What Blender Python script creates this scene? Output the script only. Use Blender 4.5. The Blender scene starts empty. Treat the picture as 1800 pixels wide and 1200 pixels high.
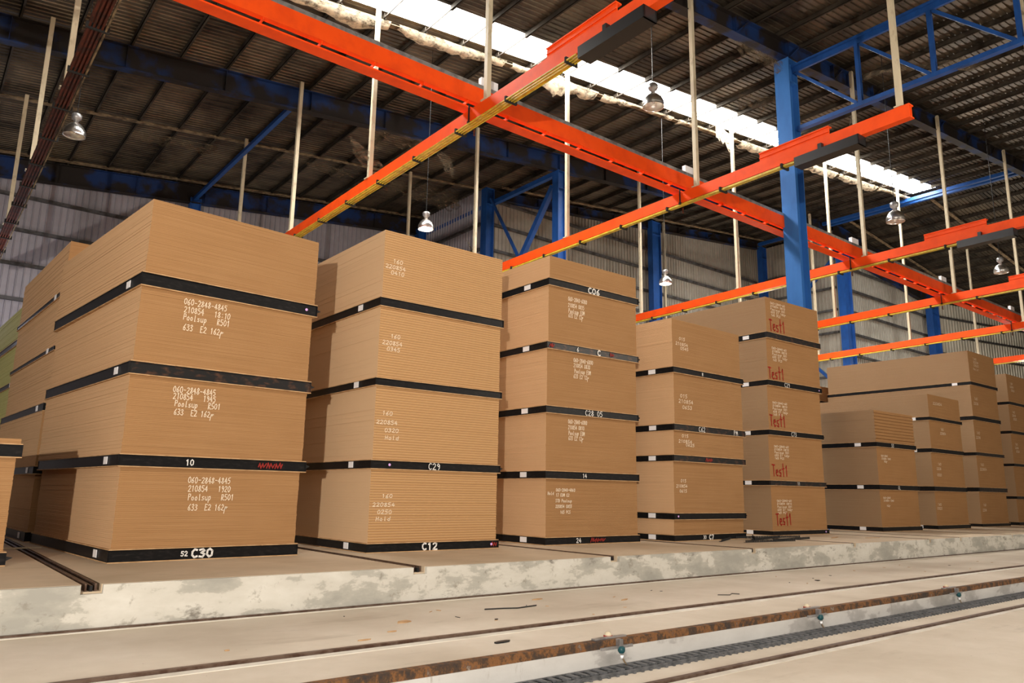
import bpy, math, random
from mathutils import Vector, Matrix
random.seed(7)
SC = bpy.context.scene
COL = SC.collection

# ---------------------------------------------------------------- camera
cam = bpy.data.cameras.new('camera'); camo = bpy.data.objects.new('camera', cam); COL.objects.link(camo)
R = [[0.7806980491959592, -0.6247089025860074, 0.01579059882999106],
     [0.1351547963387559, 0.1441243702862063, -0.9802863596501963],
     [0.6101178058442916, 0.7674418238012511, 0.19695001922405692]]
m = Matrix.Identity(4)
for i in range(3):
    m[i][0] = R[0][i]; m[i][1] = -R[1][i]; m[i][2] = -R[2][i]
m.translation = (0, 0, 0.95)
camo.matrix_world = m
cam.sensor_width = 36; cam.lens = 36 * 1331.4 / 1800; cam.clip_end = 400; cam.clip_start = 0.05
SC.camera = camo

# ---------------------------------------------------------------- world, lights, exposure
w = bpy.data.worlds.new('world'); SC.world = w; w.use_nodes = True
w.node_tree.nodes['Background'].inputs[0].default_value = (1.0, 0.80, 0.60, 1)
w.node_tree.nodes['Background'].inputs[1].default_value = 0.12
def light(name, kind, loc, energy, color, size=0.2, rot=None, sy=None):
    d = bpy.data.lights.new(name, kind); d.energy = energy; d.color = color
    if kind == 'AREA':
        d.size = size
        if sy: d.shape = 'RECTANGLE'; d.size_y = sy
    else: d.shadow_soft_size = size
    o = bpy.data.objects.new(name, d); COL.objects.link(o); o.location = loc
    if rot: o.rotation_euler = rot
    return o
light('floodlight', 'POINT', (-8.6, -8.2, 1.9), 14500, (1.0, 0.91, 0.80), 0.16)     # work flood behind and left of the camera
light('near_aisle_fill', 'AREA', (5, 1.5, 11.0), 1450, (1.0, 0.88, 0.76), 26, (math.radians(8), 0, 0), 3)   # unseen overhead fill added to brighten the near floor
light('near_right_fill', 'POINT', (25, -5, 7.5), 3000, (1.0, 0.88, 0.74), 1.2)  # unseen fill added to brighten the fronts of the right-hand stacks
light('far_fill', 'POINT', (57, 17, 9.0), 1500, (1.0, 0.93, 0.82), 0.6)  # unseen fills, this and the next ones, added to brighten the far walls
light('far_fill', 'POINT', (38, 24, 8.5), 1300, (1.0, 0.93, 0.82), 0.6)
light('far_fill', 'POINT', (1, 31, 6.5), 330, (0.85, 0.85, 1.0), 0.6)
light('far_fill', 'POINT', (17, 28, 7.5), 300, (1.0, 0.93, 0.85), 0.6)
SC.view_settings.view_transform = 'Standard'; SC.view_settings.look = 'None'
SC.view_settings.exposure = 0.0; SC.view_settings.gamma = 1.0
SC.view_settings.use_curve_mapping = False

# ---------------------------------------------------------------- helpers
def tag(o, label=None, cat=None, group=None, kind=None):
    if label: o['label'] = label
    if cat: o['category'] = cat
    if group: o['group'] = group
    if kind: o['kind'] = kind
    return o
def root(name, loc, rz, label, cat, group=None):
    o = bpy.data.objects.new(name, None); COL.objects.link(o); o.empty_display_size = 0.1
    o.location = loc; o.rotation_euler = (0, 0, rz)
    return tag(o, label, cat, group)
class MB:
    def __init__(s): s.v = []; s.f = []
    def box(s, x0, x1, y0, y1, z0, z1):
        n = len(s.v)
        s.v += [(x0,y0,z0),(x1,y0,z0),(x1,y1,z0),(x0,y1,z0),(x0,y0,z1),(x1,y0,z1),(x1,y1,z1),(x0,y1,z1)]
        s.f += [tuple(n+i for i in q) for q in ((0,3,2,1),(4,5,6,7),(0,1,5,4),(1,2,6,5),(2,3,7,6),(3,0,4,7))]
        return s
    def prism(s, prof, a, b):
        """profile points as 3-vectors at a, same profile shifted by b-a"""
        n = len(s.v); k = len(prof); d = Vector(b) - Vector(a)
        s.v += [tuple(Vector(a)+Vector(p)) for p in prof] + [tuple(Vector(a)+Vector(p)+d) for p in prof]
        s.f += [(n+i, n+(i+1)%k, n+k+(i+1)%k, n+k+i) for i in range(k)]
        s.f += [tuple(n+i for i in reversed(range(k))), tuple(n+k+i for i in range(k))]
        return s
    def bar(s, p, q, wd, ht=None, up=(0,0,1)):
        ht = ht or wd; p = Vector(p); q = Vector(q); d = (q-p).normalized(); u = Vector(up)
        if abs(d.dot(u)) > .98: u = Vector((0,1,0))
        r = d.cross(u).normalized(); u = r.cross(d)
        pr = [r*wd/2*a + u*ht/2*b for a, b in ((-1,-1),(1,-1),(1,1),(-1,1))]
        return s.prism(pr, p, q)
    def tube(s, pts, r, n=8):
        pts = [Vector(p) for p in pts]; base = len(s.v)
        for i, p in enumerate(pts):
            d = (pts[min(i+1, len(pts)-1)] - pts[max(i-1, 0)]).normalized()
            u = Vector((0,0,1)) if abs(d.z) < .9 else Vector((0,1,0))
            a = d.cross(u).normalized(); b = d.cross(a)
            for k in range(n):
                t = 2*math.pi*k/n; s.v.append(tuple(p + (a*math.cos(t)+b*math.sin(t))*r))
        for i in range(len(pts)-1):
            for k in range(n):
                s.f.append((base+i*n+k, base+i*n+(k+1)%n, base+(i+1)*n+(k+1)%n, base+(i+1)*n+k))
        s.f.append(tuple(base+k for k in reversed(range(n)))); s.f.append(tuple(base+(len(pts)-1)*n+k for k in range(n)))
        return s
    def lathe(s, prof, c=(0,0,0), n=28):
        base = len(s.v)
        for r, z in prof:
            for k in range(n):
                t = 2*math.pi*k/n; s.v.append((c[0]+r*math.cos(t), c[1]+r*math.sin(t), c[2]+z))
        for i in range(len(prof)-1):
            for k in range(n):
                s.f.append((base+i*n+k, base+i*n+(k+1)%n, base+(i+1)*n+(k+1)%n, base+(i+1)*n+k))
        return s
    def quad(s, *ps):
        n = len(s.v); s.v += [tuple(p) for p in ps]; s.f.append(tuple(range(n, n+len(ps)))); return s
    def build(s, name, mat, parent=None, smooth=False):
        me = bpy.data.meshes.new(name); me.from_pydata(s.v, [], s.f); me.update()
        if mat: me.materials.append(mat)
        if smooth:
            for p in me.polygons: p.use_smooth = True
        o = bpy.data.objects.new(name, me); COL.objects.link(o)
        if parent: o.parent = parent
        return o
def copy_tree(o, parent=None):
    c = o.copy(); COL.objects.link(c)
    if parent: c.parent = parent
    for ch in list(o.children): copy_tree(ch, c)
    return c

# ---------------------------------------------------------------- materials
class NT:
    def __init__(s, name, rough=.6, metal=0, spec=.3):
        s.m = bpy.data.materials.new(name); s.m.use_nodes = True; s.t = s.m.node_tree; s.b = s.t.nodes['Principled BSDF']
        s.b.inputs['Roughness'].default_value = rough; s.b.inputs['Metallic'].default_value = metal
        s.b.inputs['Specular IOR Level'].default_value = spec
        s.tc = s.t.nodes.new('ShaderNodeTexCoord')
    def n(s, ty, **k):
        x = s.t.nodes.new(ty)
        for a, b in k.items():
            if a.startswith('i_'):
                key = a[2:]; key = int(key) if key.isdigit() else key
                x.inputs[key].default_value = b
            else: setattr(x, a, b)
        return x
    def l(s, a, b): s.t.links.new(a, b)
    def noise(s, scale, vec=(1,1,1), detail=4, src='Object', rough=.55):
        mp = s.n('ShaderNodeMapping'); mp.inputs['Scale'].default_value = vec; s.l(s.tc.outputs[src], mp.inputs[0])
        x = s.n('ShaderNodeTexNoise'); x.inputs['Scale'].default_value = scale; x.inputs['Detail'].default_value = detail; x.inputs['Roughness'].default_value = rough
        s.l(mp.outputs[0], x.inputs['Vector']); return x.outputs['Fac']
    def ramp(s, src, stops):
        r = s.n('ShaderNodeValToRGB'); e = r.color_ramp.elements
        while len(e) < len(stops): e.new(.5)
        for el, (p, c) in zip(e, stops): el.position = p; el.color = (*c, 1) if len(c) == 3 else c
        s.l(src, r.inputs[0]); return r.outputs['Color']
    def mix(s, fac, a, b, mode='MIX'):
        x = s.n('ShaderNodeMix', data_type='RGBA', blend_type=mode)
        for sock, v in ((x.inputs[0], fac), (x.inputs[6], a), (x.inputs[7], b)):
            if hasattr(v, 'node'): s.l(v, sock)
            elif isinstance(v, tuple): sock.default_value = (*v, 1)
            else: sock.default_value = v
        return x.outputs[2]
    def bump(s, src, strength=.3, dist=.01):
        b = s.n('ShaderNodeBump'); b.inputs['Strength'].default_value = strength; b.inputs['Distance'].default_value = dist
        s.l(src, b.inputs['Height']); s.l(b.outputs[0], s.b.inputs['Normal'])
    def base(s, c):
        if hasattr(c, 'node'): s.l(c, s.b.inputs['Base Color'])
        else: s.b.inputs['Base Color'].default_value = (*c, 1)
        return s
def plain(name, c, rough=.5, metal=0, dirt=None, dscale=3, dpos=(.45,.62), vec=(1,1,1), spec=.3):
    k = NT(name, rough, metal, spec)
    if dirt: k.base(k.ramp(k.noise(dscale, vec, 6), [(dpos[0], c), (dpos[1], dirt)]))
    else: k.base(c)
    return k.m

def mat_board(name, a, b, side=(.68,.455,.265), sm=(1.75, 1.95, 2.4)):
    k = NT(name, .75, 0, .15)
    lines = k.noise(1.0, (.5, .5, 70), 3); mott = k.noise(1.6, (1, 1, 1), 4)
    c = k.ramp(lines, [(.30, tuple(x*.86 for x in a)), (.5, a), (.72, b)])
    c = k.mix(k.ramp(mott, [(.35, (0,0,0)), (.75, (.35,.35,.35))]), c, b)
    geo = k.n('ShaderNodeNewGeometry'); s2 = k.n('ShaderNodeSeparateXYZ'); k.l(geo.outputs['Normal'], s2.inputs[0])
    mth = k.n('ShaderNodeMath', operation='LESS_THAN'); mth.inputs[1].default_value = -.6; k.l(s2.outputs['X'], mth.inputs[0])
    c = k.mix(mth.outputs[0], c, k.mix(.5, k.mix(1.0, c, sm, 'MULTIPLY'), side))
    k.base(c); return k.m
BOARD = mat_board('fibreboard', (.355,.195,.085), (.40,.232,.108))
BOARD_SHADED_SIDE = mat_board('fibreboard_shaded_sided', (.355,.190,.080), (.40,.225,.10), (.33,.215,.125), (.92, 1.10, 1.45))  # darker side faces stand in for dimmer light on these stacks
BOARD_PALE = mat_board('fibreboard_pale', (.57,.37,.20), (.63,.42,.24))
BOARD_GREEN_LIT = mat_board('fibreboard_green_lit', (.36,.33,.11), (.42,.38,.14), (.42,.42,.17))  # green light on the farthest left stack, put into the board colour
def mat_ribbed():
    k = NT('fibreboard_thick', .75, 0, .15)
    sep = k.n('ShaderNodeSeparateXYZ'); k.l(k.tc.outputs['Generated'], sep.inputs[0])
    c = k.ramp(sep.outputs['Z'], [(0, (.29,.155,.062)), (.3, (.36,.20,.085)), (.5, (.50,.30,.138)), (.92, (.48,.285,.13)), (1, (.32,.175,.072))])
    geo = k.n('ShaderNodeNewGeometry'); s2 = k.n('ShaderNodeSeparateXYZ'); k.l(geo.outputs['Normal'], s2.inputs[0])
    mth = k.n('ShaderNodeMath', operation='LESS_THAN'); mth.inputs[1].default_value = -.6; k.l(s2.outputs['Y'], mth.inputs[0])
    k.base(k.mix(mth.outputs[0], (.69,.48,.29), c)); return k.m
RIBBED = mat_ribbed()
SHEET = plain('cover_sheet', (.56,.36,.19), .8, 0, (.42,.25,.12), 5)
BLACK = plain('black_paint', (.008,.008,.009), .38, 0, (.022,.02,.02), 9, (.5,.75), (1,1,3), .2)
BLACK_WORN = plain('worn_black_paint', (.012,.012,.013), .4, 0, (.10,.045,.025), 7, (.52,.72), (1,1,2), .4)
WHITE = plain('white_reflector', (.93,.94,.98), .3)
CHALK = plain('chalk', (.88,.76,.60), .9)
WPAINT = plain('white_spray_paint', (.85,.84,.82), .6)
REDMARK = plain('red_marker', (.33,.016,.008), .6)
REDDIM = plain('red_spray_paint', (.30,.025,.02), .6)
VIOLET = plain('violet_reflector', (.72,.45,.90), .2)
ORANGE = plain('orange_paint', (.92,.088,.008), .5, 0, (.80,.07,.008), 2.5, (.45,.7), (1,1,1), .2)
ORANGE_DARK = plain('darkened_orange_paint', (.10,.022,.010), .85, 0, (.04,.016,.010), 4)  # orange darkened to carry the shade on the far left monorail
YELLOW = plain('yellow_conductor', (.66,.48,.04), .4, 0, (.45,.32,.03), 6)
BLUE = plain('blue_paint', (.014,.085,.34), .45, 0, (.010,.055,.22), 3, (.4,.75), (1,1,.6), .4)
BLUE_DUSTY = plain('dusty_blue_paint', (.008,.030,.12), .6, 0, (.016,.012,.010), .9, (.40,.52))
BLUE_COL = plain('column_blue_paint', (.040,.17,.50), .6, 0, (.028,.13,.40), 2, (.4,.75), (1,1,.4), .2)
CREAM = plain('cream_paint', (.62,.55,.40), .5, 0, (.34,.27,.17), 5, (.55,.72), (1,1,.4))
GALV = plain('galvanised_steel', (.42,.42,.43), .4, .6, (.25,.25,.26), 6)
PURLIN = plain('dusty_purlin', (.06,.05,.038), .7, .2, (.03,.024,.018), 1.6, (.4,.6))
DUSTY = plain('dust_caked_angle', (.26,.19,.11), .9, 0, (.08,.055,.035), 4, (.4,.62))
DARK = plain('dark_steel', (.03,.03,.032), .35, .4)
RUBBER = plain('black_rubber', (.02,.02,.02), .8)
STEEL = plain('rail_steel', (.16,.11,.085), .45, .5, (.09,.05,.035), 9)
SHINY = plain('polished_aluminium', (.92,.91,.89), .28, 1.0)
GREEN = plain('teal_enamel', (.012,.07,.085), .4)
GREY = plain('grey_plastic', (.13,.135,.145), .5, 0, (.07,.075,.08), 12)

def mat_wall(name, c, streak, low=.35):
    k = NT(name, .55, .35, .3)
    st = k.noise(.35, (1.0, 1.0, .25), 4); gr = k.noise(2.2, (1,1,1), 5)
    col = k.ramp(st, [(.25, streak), (.5, c)]); col = k.mix(k.ramp(gr, [(.3, (.0,.0,.0)), (.8, (.4,.4,.4))]), col, streak)
    k.base(col); return k.m
WALL_L = mat_wall('wall_cladding_grey_violet', (.42,.41,.46), (.25,.235,.25))
WALL_R = mat_wall('wall_cladding_grey', (.46,.44,.39), (.22,.195,.155))
WALL_W = mat_wall('wall_cladding_pale', (.62,.60,.52), (.40,.37,.30))
def mat_roof():
    k = NT('roof_cladding', .42, .65, .3)
    dust = k.noise(.35, (1, 1, 1), 7, rough=.65); st = k.noise(1.2, (.35, 4, 1), 4)
    col = k.ramp(dust, [(.38, (.022,.018,.014)), (.5, (.085,.068,.05)), (.68, (.20,.16,.11))])
    col = k.mix(k.ramp(st, [(.4, (0,0,0)), (.75, (.45,.45,.45))]), col, (.20,.165,.12))
    k.base(col); return k.m
ROOF = mat_roof()
def mat_conc(name, a, b, c, sc=1.0, stains=(.035,.028,.02), samt=.35):
    k = NT(name, .8, 0, .2)
    n1 = k.noise(.7*sc, (1,1,1), 7); n2 = k.noise(5*sc, (1,1,1), 5); n3 = k.noise(.9*sc, (.35,1.6,1), 6, rough=.7)
    col = k.ramp(n1, [(.3, a), (.5, b), (.7, c)])
    col = k.mix(k.ramp(n2, [(.3, (0,0,0)), (.8, (.3,.3,.3))]), col, a)
    col = k.mix(k.ramp(n3, [(.60, (0,0,0)), (.78, (samt,)*3)]), col, stains)
    n4 = k.noise(2.6*sc, (.4,1.3,1), 8, rough=.75); n5 = k.noise(14*sc, (1,1,1), 3, rough=.5)
    col = k.mix(k.ramp(n4, [(.60, (0,0,0)), (.74, (.30,)*3)]), col, tuple(x*.45 for x in a))
    col = k.mix(k.ramp(n5, [(.74, (0,0,0)), (.78, (.55,)*3)]), col, (.10,.075,.05))
    k.base(col); k.bump(n2, .25, .01); return k.m
FLOOR_UP = mat_conc('platform_concrete', (.48,.385,.27), (.57,.465,.34), (.65,.54,.405), 1.0, (.16,.12,.08))
FLOOR_LO = mat_conc('track_concrete', (.52,.46,.375), (.62,.56,.47), (.69,.635,.55), 1.0, (.30,.24,.17), .5)
def mat_edge():
    k = NT('painted_concrete_edge', .75, 0, .2)
    n1 = k.noise(1.7, (.7,1,1.6), 7, rough=.62); n2 = k.noise(6, (1,1,1), 6, rough=.7); n3 = k.noise(2.2, (.6,1,1.2), 6, rough=.7)
    col = k.ramp(n1, [(.36, (.36,.355,.32)), (.47, (.44,.43,.385)), (.50, (.58,.565,.51)), (.7, (.66,.65,.60))])
    col = k.mix(k.ramp(n2, [(.58, (0,0,0)), (.68, (.6,.6,.6))]), col, (.24,.22,.18))
    col = k.mix(k.ramp(n3, [(.60, (0,0,0)), (.68, (.8,.8,.8))]), col, (.13,.115,.095))
    k.base(col); k.bump(n2, .5, .012); return k.m
EDGE = mat_edge()
def mat_edge_w():
    k = NT('whitewashed_pit_wall', .75, 0, .2)
    n1 = k.noise(1.3, (.8,1,1.6), 7, rough=.6); n2 = k.noise(6, (1,1,1), 6, rough=.7); n3 = k.noise(3.0, (2.2,1,.5), 6, rough=.7)
    col = k.ramp(n1, [(.34, (.34,.335,.32)), (.46, (.43,.42,.41)), (.49, (.56,.555,.54)), (.7, (.64,.64,.625))])
    col = k.mix(k.ramp(n3, [(.62, (0,0,0)), (.72, (.45,.45,.45))]), col, (.22,.17,.12))
    k.base(col); k.bump(n2, .4, .01); return k.m
EDGE_W = mat_edge_w()
def mat_rust():
    k = NT('rusty_angle', .7, .2, .3)
    n1 = k.noise(5, (1.6,1,1.2), 8, rough=.75)
    k.base(k.ramp(n1, [(.36, (.045,.04,.04)), (.47, (.09,.055,.035)), (.56, (.26,.12,.045)), (.62, (.13,.075,.05)), (.72, (.40,.36,.30))])); return k.m
RUST = mat_rust()
def emit(name, c, st):
    k = NT(name); k.b.inputs['Emission Color'].default_value = (*c, 1); k.b.inputs['Emission Strength'].default_value = st
    k.base((.8,.8,.8)); return k.m
SKYL = emit('daylit_roof_panel', (1.0, .97, .90), 34.0)
BULB = emit('lit_lamp', (1.0, .85, .62), 60)
def mat_web(name, c, lo, hi):
    k = NT(name, .95, 0, .05); k.base(c)
    n = k.noise(3.2, (1,1,2.2), 7, rough=.7)
    a = k.ramp(n, [(lo, (0,0,0)), (hi, (1,1,1))]); k.l(a, k.b.inputs['Alpha'])
    k.b.inputs['Transmission Weight'].default_value = 0; return k.m
WEB = mat_web('cobweb', (.78,.70,.54), .34, .56)
WEBD = mat_web('dusty_cobweb', (.16,.125,.085), .40, .66)

# ---------------------------------------------------------------- hand lettering (strokes on a 0.6 x 1 cell)
G = {
'0': [[(.3,1),(.08,.8),(.05,.3),(.25,0),(.5,.2),(.53,.75),(.3,1)]],
'1': [[(.15,.8),(.32,1),(.32,0)]],
'2': [[(.05,.8),(.25,1),(.5,.85),(.45,.55),(.05,.03),(.58,.02)]],
'3': [[(.05,.9),(.35,1),(.5,.78),(.2,.55),(.52,.35),(.35,.02),(.03,.1)]],
'4': [[(.35,1),(.03,.35),(.56,.35)],[(.4,.7),(.4,0)]],
'5': [[(.52,1),(.12,1),(.08,.6),(.4,.6),(.52,.3),(.3,0),(.03,.08)]],
'6': [[(.45,1),(.1,.5),(.1,.1),(.35,0),(.5,.25),(.35,.48),(.1,.35)]],
'7': [[(.05,1),(.52,1),(.22,0)]],
'8': [[(.3,.52),(.08,.78),(.3,1),(.5,.78),(.3,.52),(.04,.22),(.3,0),(.55,.25),(.3,.52)]],
'9': [[(.5,.75),(.25,1),(.08,.75),(.3,.5),(.5,.7),(.48,.3),(.3,0)]],
'-': [[(.08,.5),(.5,.5)]], ':': [[(.3,.7),(.3,.62)],[(.3,.3),(.3,.22)]],
'P': [[(.08,0),(.08,1),(.45,.95),(.5,.6),(.08,.48)]],
'o': [[(.3,.6),(.08,.4),(.12,.05),(.4,.02),(.5,.35),(.3,.6)]],
'l': [[(.25,1),(.25,0),(.4,.05)]],
's': [[(.48,.58),(.15,.55),(.15,.35),(.45,.25),(.4,.02),(.05,.05)]],
'u': [[(.08,.6),(.1,.1),(.35,0),(.5,.2),(.5,.6)],[(.5,.6),(.52,0)]],
'p': [[(.1,.6),(.1,-.45)],[(.1,.55),(.42,.6),(.5,.3),(.3,.02),(.1,.1)]],
'R': [[(.08,0),(.08,1),(.45,.95),(.48,.62),(.1,.5),(.55,0)]],
'E': [[(.52,1),(.08,1),(.08,0),(.55,0)],[(.08,.52),(.42,.52)]],
'U': [[(.08,1),(.08,.2),(.3,0),(.5,.2),(.5,1)]],
'M': [[(.05,0),(.1,1),(.3,.4),(.5,1),(.55,0)]],
'N': [[(.08,0),(.08,1),(.5,0),(.5,1)]],
'H': [[(.08,0),(.08,1)],[(.5,0),(.5,1)],[(.08,.5),(.5,.5)]],
'd': [[(.5,1),(.5,0)],[(.5,.5),(.2,.6),(.08,.3),(.25,.02),(.5,.15)]],
'S': [[(.5,.9),(.25,1),(.08,.78),(.45,.4),(.4,.05),(.05,.08)]],
'T': [[(0,1),(.6,1)],[(.3,1),(.3,0)]],
'D': [[(.08,0),(.08,1),(.4,.9),(.52,.5),(.4,.08),(.08,0)]],
'C': [[(.52,.88),(.3,1),(.08,.7),(.08,.3),(.3,0),(.54,.12)]],
'G': [[(.52,.88),(.3,1),(.08,.7),(.08,.3),(.3,0),(.52,.15),(.52,.45),(.3,.45)]],
'L': [[(.1,1),(.1,0),(.5,0)]],
'e': [[(.1,.32),(.48,.38),(.4,.6),(.15,.55),(.08,.2),(.3,0),(.5,.1)]],
't': [[(.3,1.15),(.3,0)],[(.05,.65),(.55,.72)]],
'm': [[(.02,-.5),(.14,.55),(.16,.2),(.22,.55),(.36,.6),(.4,.3),(.5,.55),(.68,.5)]],
'~': [[(0,.1),(.15,.9),(.28,.1),(.42,.9),(.5,.2),(.7,.7)]],
}
def lettering(name, items, h, adv, wd, mat, parent, y=-.006, slant=0.0, jit=.05):
    """items: (text, x, z_top) in the parent's front plane"""
    mb = MB()
    for s, x0, zt in items:
        x = x0
        for ch in s:
            for st in G.get(ch, []):
                pts = [(x + (p[0] + slant*p[1] + random.uniform(-jit, jit)*.4)*adv/.72, zt - h + (p[1] + random.uniform(-jit, jit))*h) for p in st]
                for (a, b), (c, d) in zip(pts, pts[1:]):
                    L = math.hypot(c-a, d-b) or 1e-6; ux, uz = (c-a)/L, (d-b)/L; px, pz = -uz*wd/2, ux*wd/2
                    e = wd*.35
                    mb.quad((a-ux*e-px, y, b-uz*e-pz), (c+ux*e-px, y, d+uz*e-pz), (c+ux*e+px, y, d+uz*e+pz), (a-ux*e+px, y, b-uz*e+pz))
            x += adv
    return mb.build(name, mat, parent)

# ================================================================ the setting
def struct(o): return tag(o, kind='structure')
# stepped concrete floor: storage platform, upper track bed, transfer pit
XA, XB = -30, 110
def slab(name, y0, y1, z, mat, thick=.25, x0=XA, x1=XB):
    return MB().box(x0, x1, y0, y1, z-thick, z).build(name, mat)
# platform slabs between the grooves
GROOVES = [1.66, 5.46, 9.08, 12.87, 16.66, 20.40, 22.23, 25.85, 29.6, 33.4, 37.2, 41.0]
gw = .09
mb = MB(); xs = [XA] + [g for g in GROOVES] + [XB]
for i in range(len(xs)-1):
    a = xs[i] + (gw if i else 0); b = xs[i+1] - (gw if i < len(xs)-2 else 0)
    mb.box(a, b, 8.75, 45, -.07, 0)
mb.box(XA, XB, 8.755, 45, -.30, -.07)
struct(mb.build('floor', FLOOR_UP))
struct(MB().box(XA, XB, 5.50, 8.70, -.66, -.43).build('floor', FLOOR_LO))
struct(MB().box(XA, XB, -30, 5.52, -.95, -.70).build('floor', FLOOR_LO))
# painted vertical edge of the platform with chipped notches at the grooves
def edge_face(name, y, z0, z1, notch, mat, depth=.12):
    mb = MB(); x = XA; n = 0
    ns = sorted(notch); pos = XA
    def seg(a, b, top):
        k = max(1, int((b-a)/.25))
        for i in range(k):
            s = a+(b-a)*i/k; e = a+(b-a)*(i+1)/k
            mb.box(s, e, y, y+depth, z0, top)
    for g in ns:
        seg(pos, g-gw-.01, z1); seg(g-gw-.01, g+gw+.01, z1-.085); pos = g+gw+.01
    mb.box(pos, XB, y, y+depth, z0, z1)
    return struct(mb.build(name, mat))
edge_face('trim_1', 8.70, -.45, -.003, GROOVES, EDGE, .06)
struct(MB().box(XA, XB, 5.46, 5.50, -.70, -.50).build('trim_2', EDGE_W))
struct(MB().box(XA, XB, 5.47, 5.56, -.50, -.426).build('trim_3', RUST))
# pale grouting strips beside the rails
PALE = mat_conc('pale_grout', (.55,.51,.44), (.68,.65,.58), (.78,.76,.71), 3, (.25,.2,.15), .6)
struct(MB().box(XA, XB, 6.29, 6.40, -.44, -.424).build('trim_4', PALE))
struct(MB().box(XA, XB, 4.70, 4.79, -.71, -.694).build('trim_5', PALE))
struct(MB().box(XA, XB, 8.585, 8.64, -.44, -.424).build('trim_6', PALE))

def rail(y, z, label, h=.028):
    r = root('floor_rail', (0, 0, 0), 0, label, 'rail')
    MB().box(XA, XB, y, y+.055, z-.02, z+h).build('rail_head', STEEL, r)
    MB().box(XA, XB, y+.075, y+.10, z-.02, z+h*.5).build('guard_strip', STEEL, r)
    return r
rail(8.665-.02, -.43, 'rusty steel rail running along the foot of the platform edge', .022)
rail(6.41, -.43, 'long steel floor rail in the middle of the upper track bed')
rail(4.80, -.70, 'brown steel floor rail beyond the cable tray in the lower pit')
# groove rails running back between the stacks
GL = ['twin groove rail left of the four-pack stack marked C30', 'groove rail between the C30 stack and the C12 stack', 'groove rail between the C12 stack and the C06 stack',
      'groove rail between the C06 stack and the C62 stack', 'groove rail left of the red Test1 stack', 'groove rail right of the red Test1 stack', 'groove rail just right of the front blue column line',
      'groove rail left of the middle stack of the right-hand group', 'groove rail right of the middle stack of the right-hand group', 'groove rail right of the tall stack of the right-hand group']
for i, g in enumerate(GROOVES[:10]):
    r = root('groove_rail', (g, 8.78, 0), 0, GL[i], 'rail')
    MB().box(-.055, -.035, 0, 26, -.066, .004).build('side_angle', STEEL, r)
    MB().box(.035, .055, 0, 26, -.066, .004).build('side_angle', STEEL, r)
    MB().box(-.012, .012, -.03, 26, -.066, -.012).build('rail_head', DARK, r)

# ---- roof
def rz(x): return 14.65 + .105*x if x < 47.5 else 14.65 + .105*47.5 - .105*(x-47.5)
def corrugated(y0, y1, x0, x1, mat, name, pitch=.21, dep=.035):
    mb = MB(); prof = []; y = y0
    while y < y1 - 1e-6:
        for dy, dz in ((0, 0), (.13, 0), (.15, dep), (.19, dep)):
            if y+dy < y1: prof.append((y+dy, dz))
        y += pitch
    prof.append((y1, 0))
    n = len(mb.v)
    for yy, dz in prof: mb.v += [(x0, yy, rz(x0)+dz), (x1, yy, rz(x1)+dz)]
    mb.f += [(2*i, 2*i+2, 2*i+3, 2*i+1) for i in range(len(prof)-1)]
    o = mb.build(name, mat); return struct(o)
SY0, SY1 = 17.85, 19.2
corrugated(-2.0, SY0, -28, 47.5, ROOF, 'ceiling'); corrugated(SY1, 38.0, -28, 47.5, ROOF, 'ceiling')
corrugated(SY0, SY1, -28, 3.0, ROOF, 'ceiling')
corrugated(-2.0, 38, 47.5, 104, ROOF, 'ceiling')
o = corrugated(SY0, SY1, 3.0, 46.8, SKYL, 'window_1'); 
corrugated(SY0, SY1, 46.8, 47.5, ROOF, 'ceiling')

# ---- walls (ribbed cladding)
def clad(name, p, q, zb, ztop, mat, pitch=.26, dep=.06):
    p = Vector((*p, 0)); q = Vector((*q, 0)); d = (q-p).normalized(); nrm = Vector((d.y, -d.x, 0)); L = (q-p).length
    mb = MB(); pr = []; s = 0
    while s < L:
        for ds, dn in ((0, 0), (pitch*.66, 0), (pitch*.74, dep), (pitch*.84, dep), (pitch*.92, 0)): 
            if s+ds < L: pr.append((s+ds, dn))
        s += pitch
    pr.append((L, 0))
    for s, dn in pr:
        a = p + d*s + nrm*dn; zt = ztop(a.x) if callable(ztop) else ztop
        mb.v += [(a.x, a.y, zb), (a.x, a.y, zt)]
    mb.f += [(2*i, 2*i+2, 2*i+3, 2*i+1) for i in range(len(pr)-1)]
    return struct(mb.build(name, mat))
clad('wall_back', (-26, 37.4), (22.6, 37.4), 0, lambda x: rz(x), WALL_L)
clad('wall_jog', (22.6, 37.4), (22.6, 31.0), 0, 17.1, WALL_L)
clad('wall_back_right', (22.6, 31.0), (48.4, 31.0), 0, lambda x: rz(x), WALL_R)
clad('wall_jog_right', (48.4, 31.0), (48.4, 25.2), 0, 19.2, WALL_R)
clad('wall_far_right', (48.4, 25.2), (62.6, 25.2), 0, lambda x: rz(x), WALL_R)
clad('wall_right', (62.6, 25.2), (95, 18.4), 0, 16.6, WALL_W, .36)
clad('wall_left', (-26, -2), (-26, 37.4), 0, 11.9, WALL_L)

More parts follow.
